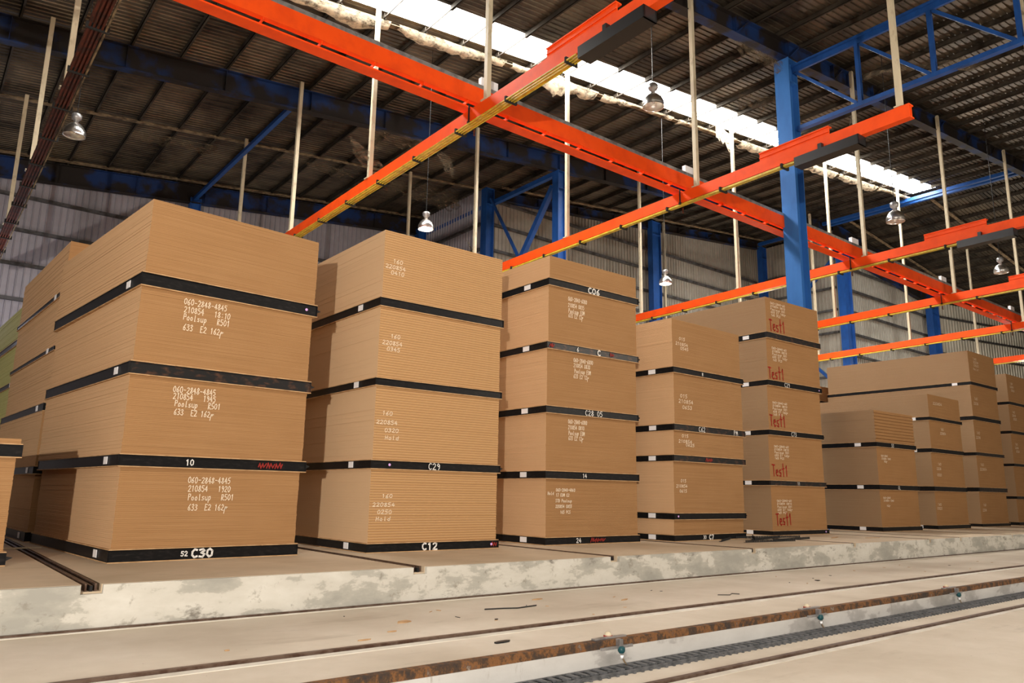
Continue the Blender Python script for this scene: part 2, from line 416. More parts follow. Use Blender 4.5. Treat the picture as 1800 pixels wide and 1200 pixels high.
# ---- girts
def girt(p, q, z, label, grp):
    o = MB().bar((p[0], p[1], z), (q[0], q[1], z), .16, .14).build('wall_girt', GIRT); return tag(o, label, 'wall girt', grp)
GIRT = plain('girt_steel', (.11,.11,.115), .5, .4, (.05,.045,.04), 3)
for z in (2.5, 4.0, 5.6, 7.1, 8.65, 10.16, 11.65, 13.15):
    girt((-25.8, 37.25), (22.4, 37.25), z, 'grey horizontal girt on the left back wall behind the stacks', 'girts on the left back wall')
for z in (8.0, 9.4, 10.8, 12.2, 13.6, 15.0):
    girt((22.45, 37.1), (22.45, 31.1), z, 'short grey girt on the side wall between the two back walls', 'girts on the jog wall')
for z in (6.6, 8.0, 9.4, 10.8, 12.2, 13.62, 15.05, 16.4):
    girt((22.9, 30.85), (47.4, 30.85), z, 'grey horizontal girt on the right back wall behind the columns', 'girts on the right back wall')
for z in (6.0, 7.5, 9.0, 10.5, 12.0, 13.55, 15.1, 16.65):
    girt((48.6, 25.05), (62.4, 25.05), z, 'grey horizontal girt on the far right back wall', 'girts on the far right back wall')
    girt((48.25, 30.9), (48.25, 25.3), z, 'short grey girt on the side wall behind the big front column', 'girts on the second jog wall')
for z in (9.4, 12.4, 13.9, 15.37):
    girt((62.7, 25.05), (94.8, 18.3), z, 'dark girt on the pale wall at the far right', 'girts on the pale wall')

# ---- purlins, rafters, struts
k = 0
x = -20.0
while x < 104:
    if abs(x-47.5) > .3:
        z = rz(x)
        y1 = 37.3 if x < 22.5 else 30.9
        mb = MB()
        for ya, yb in (((0.0, SY0-.05), (SY1+.05, y1)) if 3 < x < 46.8 else ((0.0, y1),)):
            mb.box(x-.012, x+.012, ya, yb, z-.20, z-.01); mb.box(x-.012, x+.07, ya, yb, z-.20, z-.19); mb.box(x-.012, x+.07, ya, yb, z-.02, z-.01)
        if 3 < x < 46.8: mb.box(x-.012, x+.02, SY0-.05, SY1+.05, z-.20, z-.15)
        o = mb.build('roof_purlin', PURLIN); tag(o, 'dusty grey purlin under the roof sheeting, running from front to back', 'purlin', 'purlins under the roof')
    x += 1.5
def ibeam(name, p, q, dep, wd, mat, tw=.02, tf=.03, parent=None):
    p = Vector(p); q = Vector(q); up = Vector((0,0,1)); mb = MB()
    mb.bar(p, q, tw*2, dep); 
    for s in (-1, 1): mb.bar(p+up*(s*(dep/2-tf/2)), q+up*(s*(dep/2-tf/2)), wd, tf)
    return mb.build(name, mat, parent)
def rafter(y, x0, x1, dep, label):
    r = root('roof_rafter', (0, 0, 0), 0, label, 'roof rafter')
    za = rz(x0)-.2-dep/2; zb = rz(x1)-.2-dep/2
    ibeam('beam', (x0, y, za), (x1, y, zb), dep, .34, BLUE_DUSTY, parent=r)
    n = int((x1-x0)/3.0)
    for i in range(1, n):
        x = x0+(x1-x0)*i/n; z = rz(x)-.2-dep
        MB().box(x-.01, x+.01, y-.16, y+.16, z+.03, z+dep-.03).build('web_stiffener', BLUE_DUSTY, r)
        if x0 > 0 or y < 20: MB().bar((x+.02, y-.1, z+.02), (x+.75, y-.1, z+dep+.05), .05).build('fly_brace', BLUE_DUSTY, r)
    return r
rafter(13.1, -24, 47.4, .68, 'deep dusty blue rafter meeting the front blue column')
rafter(13.1, 47.6, 102, .68, 'dark blue rafter sloping down at the far upper right')
rafter(25.1, -24, 47.4, .82, 'long dark blue rafter across the upper left')
rafter(24.9, 47.6, 63, 1.9, 'deep dark blue rafter beyond the roof ridge')
rafter(37.0, -24, 22.3, .9, 'blue rafter along the top of the left back wall')
rafter(30.7, 23.0, 47.4, .5, 'blue rafter along the top of the right back wall')
def strut(name, p, q, wd, mat, label, cat, grp=None, ht=None):
    o = MB().bar(p, q, wd, ht or wd).build(name, mat); return tag(o, label, cat, grp)
strut('roof_strut', (9.5, 25.3, 14.75), (9.5, 36.9, 14.75), .16, BLUE, 'thin blue strut under the roof between the rafter and the back wall', 'roof strut')
strut('roof_strut', (47.5, 2, 19.3), (47.5, 30.6, 19.3), .22, BLUE, 'blue ridge strut at the end of the bright skylight', 'roof strut')
strut('roof_strut', (22.7, 25.4, 16.0), (22.7, 36.9, 16.0), .22, BLUE, 'blue eave strut sloping toward the side wall column', 'roof strut')
strut('roof_strut', (46.5, 13.3, 19.1), (46.5, 25.0, 19.1), .2, BLUE, 'second blue strut close to the ridge', 'roof strut')
for y, x0, x1, lab in ((30.65, -24, 22.1, 'dust-caked bridging angle in the middle of the back roof bay'), (36.3, -24, 22.3, 'dust-caked bridging angle close to the left back wall'),
                   (19.45, 3, 47, 'dust-caked bridging angle along the lower edge of the skylight'), (7.2, -10, 46, 'dust-caked bridging angle in the roof bay above the camera'),
                   (23.8, 48, 76, 'tan bridging angle on the far roof slope beyond the left lamps'), (18.6, 48, 90, 'tan bridging angle on the far roof slope above the right lamp'), (29.9, 23, 47, 'dust-caked bridging angle close to the right back wall')):
    mb = MB(); mb.bar((x0, y, rz(x0)-.26), (x1, y, rz(x1)-.26), .20, .025); mb.bar((x0, y+.1, rz(x0)-.2), (x1, y+.1, rz(x1)-.2), .02, .14)
    tag(mb.build('bridging_angle', DUSTY), lab, 'roof bracing')

# ---- columns
def hcolumn(x, y, z0, z1, dx, dy, mat, label, grp=None):
    r = root('steel_column', (x, y, z0), 0, label, 'column', grp)
    h = z1-z0
    MB().box(0, .03, 0, dy, .03, h).build('flange', mat, r); MB().box(dx-.03, dx, 0, dy, .03, h).build('flange', mat, r)
    MB().box(.03, dx-.03, dy*.35, dy*.35+.03, .03, h).build('web', mat, r)
    MB().box(-.08, dx+.08, -.08, dy+.08, 0, .03).build('base_plate', mat, r)
    MB().box(.03, dx-.03, 0, dy, h-.9, h-.87).build('stiffener', mat, r); MB().box(.03, dx-.03, 0, dy, h-.05, h-.02).build('stiffener', mat, r)
    return r
hcolumn(22.37, 12.88, 0, 16.1, .54, .56, BLUE_COL, 'big bright blue steel column rising behind the Test1 stack')
hcolumn(22.43, 24.9, 0, 16.0, .5, .43, BLUE, 'blue column above the C06 stack')
hcolumn(22.25, 30.3, 0, 16.8, .5, .5, BLUE, 'blue corner column between the C12 and C06 stacks')
hcolumn(22.0, 36.6, 0, 16.2, .5, .5, BLUE, 'dark blue column at the far left corner of the jog wall')
hcolumn(9.3, 36.85, 0, 14.8, .5, .35, BLUE, 'dark blue wall column behind the top of the C30 stack')
hcolumn(35.2, 30.2, 0, 18.1, .8, .4, BLUE, 'blue wall column right of the C06 stack top')
hcolumn(47.7, 30.5, 0, 19.2, .6, .4, BLUE, 'blue wall column just left of the big front column')
hcolumn(47.9, 24.5, 0, 17.3, .95, .5, BLUE, 'blue wall column right of the big front column')
hcolumn(60.8, 24.3, 0, 16.0, 1.2, .5, BLUE, 'blue wall column next to the pale far right wall')
def brace(p, q, lab, w_=.18): strut('diagonal_brace', p, q, w_, BLUE, lab, 'brace')
brace((22.5, 30.3, 16.2), (22.5, 27.9, 12.4), 'thin blue brace leaning down from the corner column', .12)
brace((22.65, 25.5, 15.4), (22.5, 28.0, 11.9), 'thick blue brace leaning down from the column above the C06 stack', .24)
brace((22.5, 27.95, 12.2), (22.5, 30.2, 8.0), 'blue lower brace leaning to the corner column', .12)
brace((48.1, 30.3, 12.5), (48.1, 25.2, 17.2), 'blue brace rising to the wall column right of the front column')
brace((48.1, 30.3, 13.0), (48.1, 25.2, 8.0), 'blue brace falling to the wall column right of the front column')

# ---- jack truss
t = root('roof_truss', (22.7, 12.9, 13.45), 0, 'blue lattice truss coming forward from the top of the front column', 'truss')
mb = MB(); mb.bar((0, 0, 2.36), (0, -14, 2.36), .30, .06); mb.bar((.0, 0, 2.24), (.0, -14, 2.24), .09, .2); mb.build('top_chord', BLUE, t)
MB().bar((0, -.05, 0), (0, -14, 0), .2, .14).build('bottom_chord', BLUE, t)
for i in range(1, 7):
    y = -2.27*i
    MB().bar((0, y, .07), (0, y, 2.15), .13).build('vertical', BLUE, t)
for i in range(0, 6):
    MB().bar((0, -2.27*i-.12, 2.1), (0, -2.27*(i+1)+.12, .1), .10).build('diagonal', BLUE, t)

# ================================================================ overhead conveyor
# runway beam along the hall
r = root('crane_runway', (0, 13.55, 9.85), 0, 'long orange runway beam crossing over every monorail', 'runway beam')
MB().box(-6, 58, -.17, -.02, .10, .50).build('upper_beam', ORANGE, r)
MB().box(-6, 58, -.02, .30, 0, .035).build('lower_flange', ORANGE, r)
MB().box(-6, 58, .26, .30, .035, .16).build('flange_lip', ORANGE, r)
x = -5.4
for i in range(52):
    MB().box(x-.012, x+.012, -.15, .26, .035, .10).build('gusset', ORANGE, r); x += 1.22
mb = MB(); mb.box(-6, 58, -.17, -.06, .50, .56); mb.box(-6, 58, -.17, -.16, .56, .60); mb.build('cable_tray', GALV, r)

MONO = [(1.80, 4.5, 34.0, 0.0, 'brown shaded monorail running overhead at the far left', ORANGE_DARK, 'far left brown'),
        (9.42, 5.2, 36.0, .012, 'orange monorail with four yellow conductor bars crossing above the C12 stack', ORANGE, 'crossing above the C12 stack'),
        (17.05, 6.75, 30.4, .034, 'orange monorail ending under the blue truss, with one yellow bar', ORANGE, 'ending under the blue truss'),
        (26.95, 6.9, 30.4, .06, 'orange monorail passing behind the big blue column', ORANGE, 'passing behind the big blue column'),
        (34.8, 6.9, 30.4, .10, 'orange monorail crossing low above the right-hand stacks', ORANGE, 'low above the right stacks'),
        (42.9, 6.9, 30.4, .10, 'thin orange monorail at the far right', ORANGE, 'thin far right one'),
        (52.4, 6.9, 20.4, .10, 'farthest orange monorail seen beside the last stack', ORANGE, 'farthest one')]
for mi, (X, y0, y1, sl, lab, om, short) in enumerate(MONO):
    r = root('monorail_beam', (X, 13.6, 9.75), 0, lab, 'monorail')
    r.rotation_euler = (0, 0, -sl)
    a, b = y0-13.6, y1-13.6
    mb = MB(); mb.box(-.10, .10, a, b, -.03, 0); mb.box(-.012, .012, a, b, -.30, -.03); mb.box(-.10, .10, a, b, -.33, -.30)
    mb.box(-.10, -.085, a, b, -.30, -.03); mb.build('beam', om, r)
    if mi == 0:
        bars = [-.14, -.07, .0, .07]
        for bx in bars: MB().box(bx-.018, bx+.018, a, b, -.43, -.40).build('conductor_bar', ORANGE_DARK, r)
        MB().box(.12, .15, a, b, -.44, -.36).build('edge_strip', DUSTY, r)
    elif mi == 1:
        for bx in (-.18, -.11, -.04, .03): MB().box(bx-.016, bx+.016, -3.9, b, -.43, -.405).build('conductor_bar', YELLOW, r)
    else:
        for bx in (-.11, -.04): MB().box(bx-.03, bx+.03, -4.0, b, -.42, -.37).build('conductor_bar', YELLOW, r)
    y = a+.6 if mi == 0 else -3.6
    while y < b:
        MB().box(-.20, .12 if mi else .2, y-.025, y+.025, -.455, -.335).build('bar_bracket', RUBBER, r); y += 1.95
    if 0 < mi < 6:   # splice piece and black collector trough near the front end
        mb = MB(); mb.box(-.07, .07, -4.9, -2.9, .0, .02); mb.box(-.08, -.06, -4.9, -2.9, .0, .22); mb.box(-.11, .05, -4.9, -2.9, .20, .23); mb.box(-.105,-.08, -4.9, -2.9, .07, .10)
        mb.build('splice_channel', om, r)
        mb = MB(); mb.box(-.24, -.20, -5.7, -4.0, -.58, -.335); mb.box(.06, .10, -5.7, -4.0, -.58, -.335); mb.box(-.20, .06, -5.7, -4.0, -.58, -.55); mb.box(-.24, .10, -5.7, -5.67, -.58, -.335)
        mb.build('collector_trough', DARK, r)
        MB().box(-.22, -.11, -4.75, -4.65, -.40, -.20).build('trough_bracket', DARK, r)
    if mi:
        mb = MB(); mb.box(-.16, -.13, -.20, -.17, -.33, .10); mb.box(-.18, -.12, -.22, -.16, -.40, -.33); mb.build('runway_clamp', DARK, r)
        MB().tube([(.08, -.1, -.42), (.09, -.08, -.50), (.08, -.1, -.58)], .022, 6).build('hanging_plug', ORANGE_DARK, r)

# hangers: cream posts from the roof to the monorails
NAMES = ['at the front runway crossing', 'one bay behind the runway', 'two bays behind the runway', 'three bays behind the runway', 'in front of the runway']
def hanger(x, y, zb, lab):
    r = root('cream_hanger', (x, y, zb), 0, lab, 'hanger post', 'hanger posts of the overhead conveyor')
    h = rz(x)-.2-zb
    MB().box(-.06, .06, -.06, .06, 0.03, h).build('post', CREAM, r)
    MB().box(-.13, .13, -.09, .09, 0, .03).build('foot_plate', CREAM, r)
for mi, (X, y0, y1, sl, lab, om, short) in enumerate(MONO):
    for k, y in enumerate((12.9, 18.65, 24.5, 30.35, 7.0)):
        if mi in (0,) and k == 4: continue
        if mi == 1 and k == 4: continue
        if y > y1: continue
        x = X + (y-13.6)*math.sin(sl)
        hanger(x, y, 9.752, 'cream post of the %s monorail, %s' % (short, NAMES[k]))
for X, sh in ((9.42, 'over the C12 stack'), (17.05, 'left of the big blue column'), (26.95, 'right of the big blue column'), (34.8, 'above the right-hand stacks'), (42.9, 'at the far right')):
    o = MB().box(X+.25, X+.75, 13.50, 13.62, 10.455, 10.75).build('junction_box', WHITE)
    tag(o, 'white junction plate on the orange runway ' + sh, 'junction box')

# ---- high bay lamps
def lamp_proto(lit):
    r = bpy.data.objects.new('high_bay_lamp', None); COL.objects.link(r)
    refl = []
    for i in range(13):
        t = i/12; refl.append((.07+.19*math.sin(t*math.pi*.62)**.8*1.05 if t else .07, .36-.36*t))
    inner = [(rr-.006, zz) for rr, zz in reversed(refl)]
    rf = MB().lathe(refl + [(refl[-1][0]+.012, -.01)] + inner).build('reflector', SHINY, r, True)
    MB().lathe([(0,.62),(.10,.62),(.125,.59),(.125,.50),(.10,.46),(.055,.44),(.055,.36),(0,.36)]).build('ballast_housing', GALV, r, True)
    MB().lathe([(0,.34),(.03,.33),(.05,.24),(.055,.16),(.03,.08),(0,.06)], n=16).build('bulb', BULB if lit else WHITE, rf, True)
    MB().tube([(0,0,.62),(.03,0,.68),(0,0,.74),(-.03,0,.68),(0,0,.62)], .008, 6).build('hook', DARK, r)
    return r
LP = [((2.46, 21.95, 10.1), 0, 'chrome high bay lamp hanging at the far left beside the brown monorail', 1.0),
      ((14.25, 12.1, 11.0), 0, 'large high bay lamp hanging in front of the skylight', 1.05),
      ((12.51, 20.4, 9.45), 1, 'lit high bay lamp hanging above the C12 stack', .95),
      ((23.47, 19.5, 9.45), 1, 'lit high bay lamp hanging above the C62 stack', .95),
      ((26.5, 11.53, 10.65), 0, 'high bay lamp hanging between the hanger posts right of the blue column', 1.15),
      ((37.4, 11.9, 11.0), 0, 'high bay lamp hanging near the right edge', 1.1)]
for p, lit, lab, s in LP:
    r = lamp_proto(lit); r.location = p; r.scale = (s, s, s); tag(r, lab, 'lamp', 'high bay lamps')
    z = rz(p[0])-p[2]-.005
    MB().tube([(0, 0, .70), (0, 0, z/s)], .011, 6).build('suspension_cable', DARK, r)
    if lit: light('high_bay_glow', 'POINT', (p[0], p[1], p[2]+.02), 60, (1, .82, .6), .12)

# ================================================================ board packs and pallets
def layer_mesh(w_, L, h, th=.0242, jf=.0022, js=.003, pale=False, seed=0, skew=0):
    rnd = random.Random(seed); mb = MB(); n = max(2, round(h/th)); t = h/n; c = .0018
    ox = 0
    for i in range(n):
        z0, z1 = i*t, (i+1)*t
        if rnd.random() < .12: ox = rnd.uniform(-js, js)*1.5
        x0 = ox+rnd.uniform(-js, js); x1 = w_+ox+rnd.uniform(-js, js); y0 = rnd.uniform(-jf, jf) + skew*i; y1 = L+rnd.uniform(-.004, .004)
        k = len(mb.v)
        for z, e in ((z0, c), (z0+c, 0), (z1-c, 0), (z1, c)):
            mb.v += [(x0+e, y0+e, z), (x1-e, y0+e, z), (x1-e, y1-e, z), (x0+e, y1-e, z)]
        for a in range(3):
            for b in range(4): mb.f.append((k+a*4+b, k+a*4+(b+1)%4, k+a*4+4+(b+1)%4, k+a*4+4+b))
        mb.f += [(k+3, k+2, k+1, k), (k+12, k+13, k+14, k+15)]
    return mb
def board_mesh(w_, L, t, c=.006):
    mb = MB(); prof = [(0, .0), (c*.8, 0)]
    ring = [(c, 0), (0, c*.7), (0, t-c*.5), (c*.7, t), (L, t), (L, 0)]
    n = len(mb.v); k = len(ring)
    mb.v += [(0, y, z) for y, z in ring] + [(w_, y, z) for y, z in ring]
    mb.f += [(n+i, n+k+i, n+k+(i+1)%k, n+(i+1)%k) for i in range(k)]
    mb.f += [tuple(n+i for i in range(k)), tuple(n+k+i for i in reversed(range(k)))]
    return mb
TABLE = {
 'S1': [[2.257, 11.0, 0.067, 2.532, 0.175, 1.216], [2.244, 10.991, 0.082, 2.592, 1.388, 2.433], [2.26, 10.994, 0.081, 2.573, 2.622, 3.656], [2.287, 10.99, 0.096, 2.598, 3.857, 4.921]],
 'S2': [[5.905, 10.994, 0.003, 2.544, 0.154, 1.302], [5.92, 10.994, 0.004, 2.544, 1.456, 2.644], [5.927, 10.994, 0.007, 2.544, 2.789, 3.981], [5.945, 10.993, 0.008, 2.549, 4.15, 5.333]],
 'S3': [[9.74, 11.138, -0.014, 2.526, 0.155, 1.241], [9.734, 11.14, -0.019, 2.514, 1.403, 2.505], [9.748, 11.137, -0.02, 2.526, 2.664, 3.785], [9.778, 11.135, -0.017, 2.534, 3.945, 5.09], [9.802, 11.132, -0.006, 2.552, 5.259, 5.73]],
 'S4': [[13.156, 10.862, 0.026, 2.603, 0.144, 0.45], [13.181, 10.859, 0.021, 2.614, 0.603, 1.697], [13.216, 10.855, 0.018, 2.631, 1.852, 2.371], [13.255, 10.855, 0.023, 2.62, 2.533, 3.657], [13.237, 10.85, 0.031, 2.653, 3.809, 4.909]],
 'S5': [[17.707, 11.412, -0.02, 2.553, 0.13, 1.261], [17.709, 11.414, -0.022, 2.542, 1.407, 2.566], [17.769, 11.412, -0.02, 2.531, 2.724, 3.888], [17.831, 11.407, -0.019, 2.534, 4.054, 5.185], [17.871, 11.401, -0.022, 2.559, 5.37, 6.345]],
 'S6a': [[23.417, 11.361, -0.013, 2.489, 0.149, 1.241], [23.424, 11.361, -0.017, 2.487, 1.412, 2.542], [23.415, 11.361, -0.024, 2.49, 2.707, 3.689]],
 'S6b': [[27.394, 11.434, 0.01, 2.63, 0.147, 1.254], [27.395, 11.434, 0.009, 2.629, 1.433, 2.551], [27.448, 11.429, 0.008, 2.63, 2.714, 3.653], [27.489, 11.42, 0.015, 2.663, 3.789, 4.572]],
 'S6c': [[32.207, 11.841, -0.01, 2.606, 0.13, 1.297], [32.292, 11.832, -0.009, 2.604, 1.481, 2.663], [32.342, 11.828, -0.007, 2.597, 2.816, 4.033], [32.362, 11.825, -0.004, 2.601, 4.211, 5.413], [32.435, 11.816, -0.001, 2.606, 5.566, 6.799]]}
WRITING=[
  ('S1', 2, 0.098, 0.048, 'chalk', [('060-2848-4845', 0.58, 0.967), ('210854   18:10', 0.59, 0.853), ('Poolsup   R501', 0.59, 0.746), ('633  E2 162m', 0.6, 0.599)]),
  ('S1', 1, 0.094, 0.046, 'chalk', [('060-2848-4845', 0.57, 0.947), ('210854   1945', 0.58, 0.854), ('Poolsup   R501', 0.61, 0.754), ('633  E2 162m', 0.61, 0.636)]),
  ('S1', 0, 0.092, 0.046, 'chalk', [('060-2848-4845', 0.88, 0.931), ('210854   1920', 0.89, 0.816), ('Poolsup   R501', 0.9, 0.701), ('633  E2 162m', 0.91, 0.563)]),
  ('S2', 3, 0.079, 0.067, 'chalk', [('160', 0.17, 0.697), ('220854', 0.03, 0.588), ('0410', 0.14, 0.488)]),
  ('S2', 2, 0.076, 0.065, 'chalk', [('160', 0.21, 0.75), ('220854', 0.06, 0.632), ('0345', 0.15, 0.529)]),
  ('S2', 1, 0.073, 0.067, 'chalk', [('160', 0.13, 0.787), ('220854', 0.03, 0.64), ('0320', 0.19, 0.513), ('Hold', 0.2, 0.393)]),
  ('S2', 0, 0.071, 0.069, 'chalk', [('160', 0.21, 0.758), ('220854', 0.05, 0.623), ('0250', 0.14, 0.509), ('Hold', 0.12, 0.403)]),
  ('S3', 3, 0.097, 0.041, 'chalk', [('060-2840-6000', 0.52, 1.005), ('210854 0835', 0.52, 0.872), ('Poolsup EUM', 0.53, 0.754), ('633 E2 12m', 0.53, 0.658)]),
  ('S3', 2, 0.094, 0.042, 'chalk', [('060-2840-6000', 0.7, 1.019), ('210854 0830', 0.7, 0.913), ('Poolsup EUM', 0.72, 0.797), ('633 E2 12m', 0.7, 0.69)]),
  ('S3', 1, 0.091, 0.04, 'chalk', [('060-2840-6000', 0.57, 1.017), ('210854 0810', 0.57, 0.904), ('Poolsup EUM', 0.58, 0.792), ('633 E2 12m', 0.58, 0.69)]),
  ('S3', 0, 0.065, 0.039, 'chalk', [('060-2840-4860', 0.25, 0.911), ('17 EUM E2', 0.25, 0.814), ('STD Poolsup', 0.24, 0.706), ('220854 0855', 0.24, 0.599), ('165 PCS', 0.36, 0.491)]),
  ('S3', 0, 0.064, 0.04, 'chalk', [('Hold', 0.04, 0.843)]),
  ('S4', 4, 0.079, 0.077, 'chalk', [('015', 0.24, 0.702), ('210854', 0.11, 0.578), ('0545', 0.28, 0.482)]),
  ('S4', 3, 0.09, 0.09, 'chalk', [('015', 0.21, 0.672), ('210854', 0.15, 0.551), ('0653', 0.28, 0.422)]),
  ('S4', 2, 0.075, 0.081, 'chalk', [('015', 0.27, 0.452), ('210854', 0.15, 0.332), ('0625', 0.4, 0.259)]),
  ('S4', 1, 0.073, 0.066, 'chalk', [('015', 0.23, 0.717), ('210854', 0.07, 0.603), ('0615', 0.18, 0.496)]),
  ('S6a', 1, 0.061, 0.052, 'chalk', [('060-2840', 0.24, 0.899), ('210854 1340', 0.26, 0.813), ('162m', 0.39, 0.731)]),
  ('S6a', 0, 0.06, 0.058, 'chalk', [('060-2840', 0.18, 0.886), ('210854 1340', 0.2, 0.801), ('162m', 0.35, 0.649)]),
  ('S6b', 3, 0.102, 0.128, 'chalk', [('220854', 0.38, 0.536)]),
  ('S6b', 2, 0.1, 0.079, 'chalk', [('160', 0.89, 0.732), ('220854', 0.81, 0.588)]),
  ('S6b', 1, 0.097, 0.091, 'chalk', [('160', 0.46, 0.792), ('2208', 0.33, 0.633), ('0320', 0.33, 0.422)]),
  ('S6b', 0, 0.093, 0.101, 'chalk', [('160', 0.16, 0.719), ('0320', 0.09, 0.588)]),
  ('S6c', 4, 0.095, 0.128, 'chalk', [('160', 0.43, 1.004), ('2208', 0.45, 0.869), ('0320', 0.47, 0.733), ('Hold', 0.38, 0.584)]),
  ('S6c', 3, 0.114, 0.11, 'chalk', [('160', 0.28, 0.742), ('2208', 0.18, 0.554)]),
  ('S6c', 2, 0.111, 0.108, 'chalk', [('160', 0.18, 0.793), ('2208', 0.08, 0.611)]),
  ('S6c', 1, 0.109, 0.107, 'chalk', [('160', 0.3, 0.906), ('220854', 0.2, 0.73)]),
  ('S6c', 0, 0.105, 0.091, 'chalk', [('160', 0.28, 0.731), ('2208', 0.18, 0.54)]),
  ('S5', 0, 0.058, 0.061, 'chalk', [('060-2840-60', 0.23, 0.776), ('210854 0810', 0.23, 0.7), ('Poolsup 501', 0.24, 0.623), ('633 E1 162m', 0.24, 0.547), ('165 PCS', 0.24, 0.47)]),
  ('S5', 0, 0.286, 0.132, 'red', [('Test1', 0.17, 0.387)]),
  ('S5', 1, 0.06, 0.061, 'chalk', [('060-2840-60', 0.23, 0.909), ('210854 0810', 0.23, 0.83), ('Poolsup 501', 0.24, 0.752), ('633 E1 162m', 0.24, 0.673), ('165 PCS', 0.24, 0.595)]),
  ('S5', 1, 0.293, 0.133, 'red', [('Test1', 0.11, 0.371)]),
  ('S5', 2, 0.061, 0.062, 'chalk', [('060-2840-60', 0.2, 0.754), ('210854 0810', 0.2, 0.673), ('Poolsup 501', 0.2, 0.593), ('633 E1 162m', 0.21, 0.513), ('165 PCS', 0.21, 0.433)]),
  ('S5', 2, 0.302, 0.135, 'red', [('Test1', 0.06, 0.364)]),
  ('S5', 3, 0.064, 0.064, 'chalk', [('060-2840-60', 0.23, 0.921), ('210854 0810', 0.24, 0.838), ('Poolsup 501', 0.24, 0.756), ('633 E1 162m', 0.24, 0.673), ('165 PCS', 0.25, 0.59)]),
  ('S5', 3, 0.311, 0.138, 'red', [('Test1', 0.03, 0.319)]),
  ('S5', 4, 0.065, 0.064, 'chalk', [('060-2840-60', 0.22, 0.866), ('210854 0810', 0.22, 0.781), ('Poolsup 501', 0.22, 0.696), ('633 E1 162m', 0.23, 0.612), ('165 PCS', 0.23, 0.527)]),
  ('S5', 4, 0.322, 0.14, 'red', [('Test1', 0.14, 0.342)]),
]
PAINT=[
  ('S1', 0, '52', 0.87, 0.06, False) ,
  ('S1', 0, 'C30', 1.01, 0.105, True) ,
  ('S1', 1, '10', 0.82, 0.077, False) ,
  ('S2', 0, 'C12', 0.99, 0.118, True) ,
  ('S2', 1, 'C29', 1.05, 0.104, False) ,
  ('S3', 0, '24', 0.76, 0.086, False) ,
  ('S3', 1, '14', 0.93, 0.078, False) ,
  ('S3', 2, 'C28 05', 1.0, 0.104, False) ,
  ('S3', 3, '6', 0.75, 0.083, False) ,
  ('S3', 3, 'C', 1.33, 0.133, True) ,
  ('S3', 4, 'C06', 1.05, 0.149, True) ,
  ('S4', 0, '30', 0.98, 0.073, False) ,
  ('S4', 0, 'C7', 1.19, 0.111, True) ,
  ('S4', 3, 'C62', 0.84, 0.104, False) ,
  ('S4', 3, 'PM', 2.2, 0.109, False) ,
  ('S4', 4, 'H', 1.02, 0.067, False) ,
  ('S5', 1, '11', 1.18, 0.075, False) ,
  ('S5', 2, 'C73', 0.99, 0.108, False) ,
  ('S5', 3, 'C29', 0.73, 0.11, False) ,
  ('S6a', 2, 'S3', 0.89, 0.107, False) ,
  ('S6a', 1, 'GL', 1.12, 0.105, False) ,
]

ORD = {3: ['bottom', 'middle', 'topmost'], 4: ['bottom', 'second', 'third', 'topmost'], 5: ['bottom', 'second', 'middle', 'fourth', 'topmost'], 2: ['bottom', 'top'], 1: ['only']}
DESC = {'S1': ('tall front left stack over the C30 pallet', 4.5, 'smooth tan fibreboard pack'),
 'S2': ('stack over the C12 pallet', 4.6, 'ribbed-edge fibreboard pack'),
 'S3': ('stack holding the C06 pallet', 4.9, 'smooth tan fibreboard pack'),
 'S4': ('stack holding the C62 pallet', 4.5, 'tan fibreboard pack'),
 'S5': ('red Test1 stack', 5.0, 'tan fibreboard pack with red Test1'),
 'S6a': ('low stack right of the Test1 stack', 5.0, 'brown fibreboard pack'),
 'S6b': ('middle right-hand stack', 5.4, 'brown fibreboard pack'),
 'S6c': ('tall right-hand stack', 5.9, 'brown fibreboard pack'),
 'S6d': ('stack cut by the right edge', 5.0, 'brown fibreboard pack'),
 'S7': ('hidden stack behind the tall right-hand one', 5.0, 'shaded fibreboard pack'),
 'S0': ('short stack cut by the left edge', 4.6, 'tan fibreboard pack'),
 'S1b': ('second left-row stack, behind C30', 4.5, 'tan fibreboard pack'),
 'S1c': ('farthest left-row stack', 4.5, 'green-lit fibreboard pack')}
TABLE['S1b'] = [[1.89, 15.72, .06, 2.55, .17, 1.13], [1.875, 15.72, .06, 2.55, 1.30, 2.24], [1.91, 15.72, .06, 2.55, 2.42, 3.35], [1.935, 15.72, .06, 2.55, 3.50, 4.38], [1.95, 15.72, .06, 2.55, 4.53, 5.45]]
TABLE['S1b'] = [[1.89, 15.74, .05, 2.55, .20, 1.13], [1.87, 15.74, .05, 2.55, 1.30, 2.25], [1.93, 15.74, .05, 2.55, 2.42, 3.35], [1.945, 15.74, .05, 2.55, 3.46, 4.38], [1.95, 15.74, .05, 2.55, 4.50, 5.45]]
TABLE['S1b'] = [[1.89, 15.74, .05, 2.55, .18, 1.15], [1.87, 15.74, .05, 2.55, 1.30, 2.26], [1.93, 15.74, .05, 2.55, 2.42, 3.36], [1.945, 15.74, .05, 2.55, 3.46, 4.39], [1.95, 15.74, .05, 2.55, 4.50, 5.45]]
TABLE['S1c'] = [[1.82, 20.6, .05, 2.55, .18, 1.15], [1.82, 20.6, .05, 2.55, 1.30, 2.25], [1.84, 20.6, .05, 2.55, 2.40, 3.20], [1.86, 20.6, .05, 2.55, 3.33, 4.22], [1.87, 20.6, .05, 2.55, 4.38, 5.20]]
TABLE['S0'] = [[-1.45, 11.2, 0, 2.57, .17, 1.285], [-1.42, 11.2, 0, 2.57, 1.46, 1.52]]
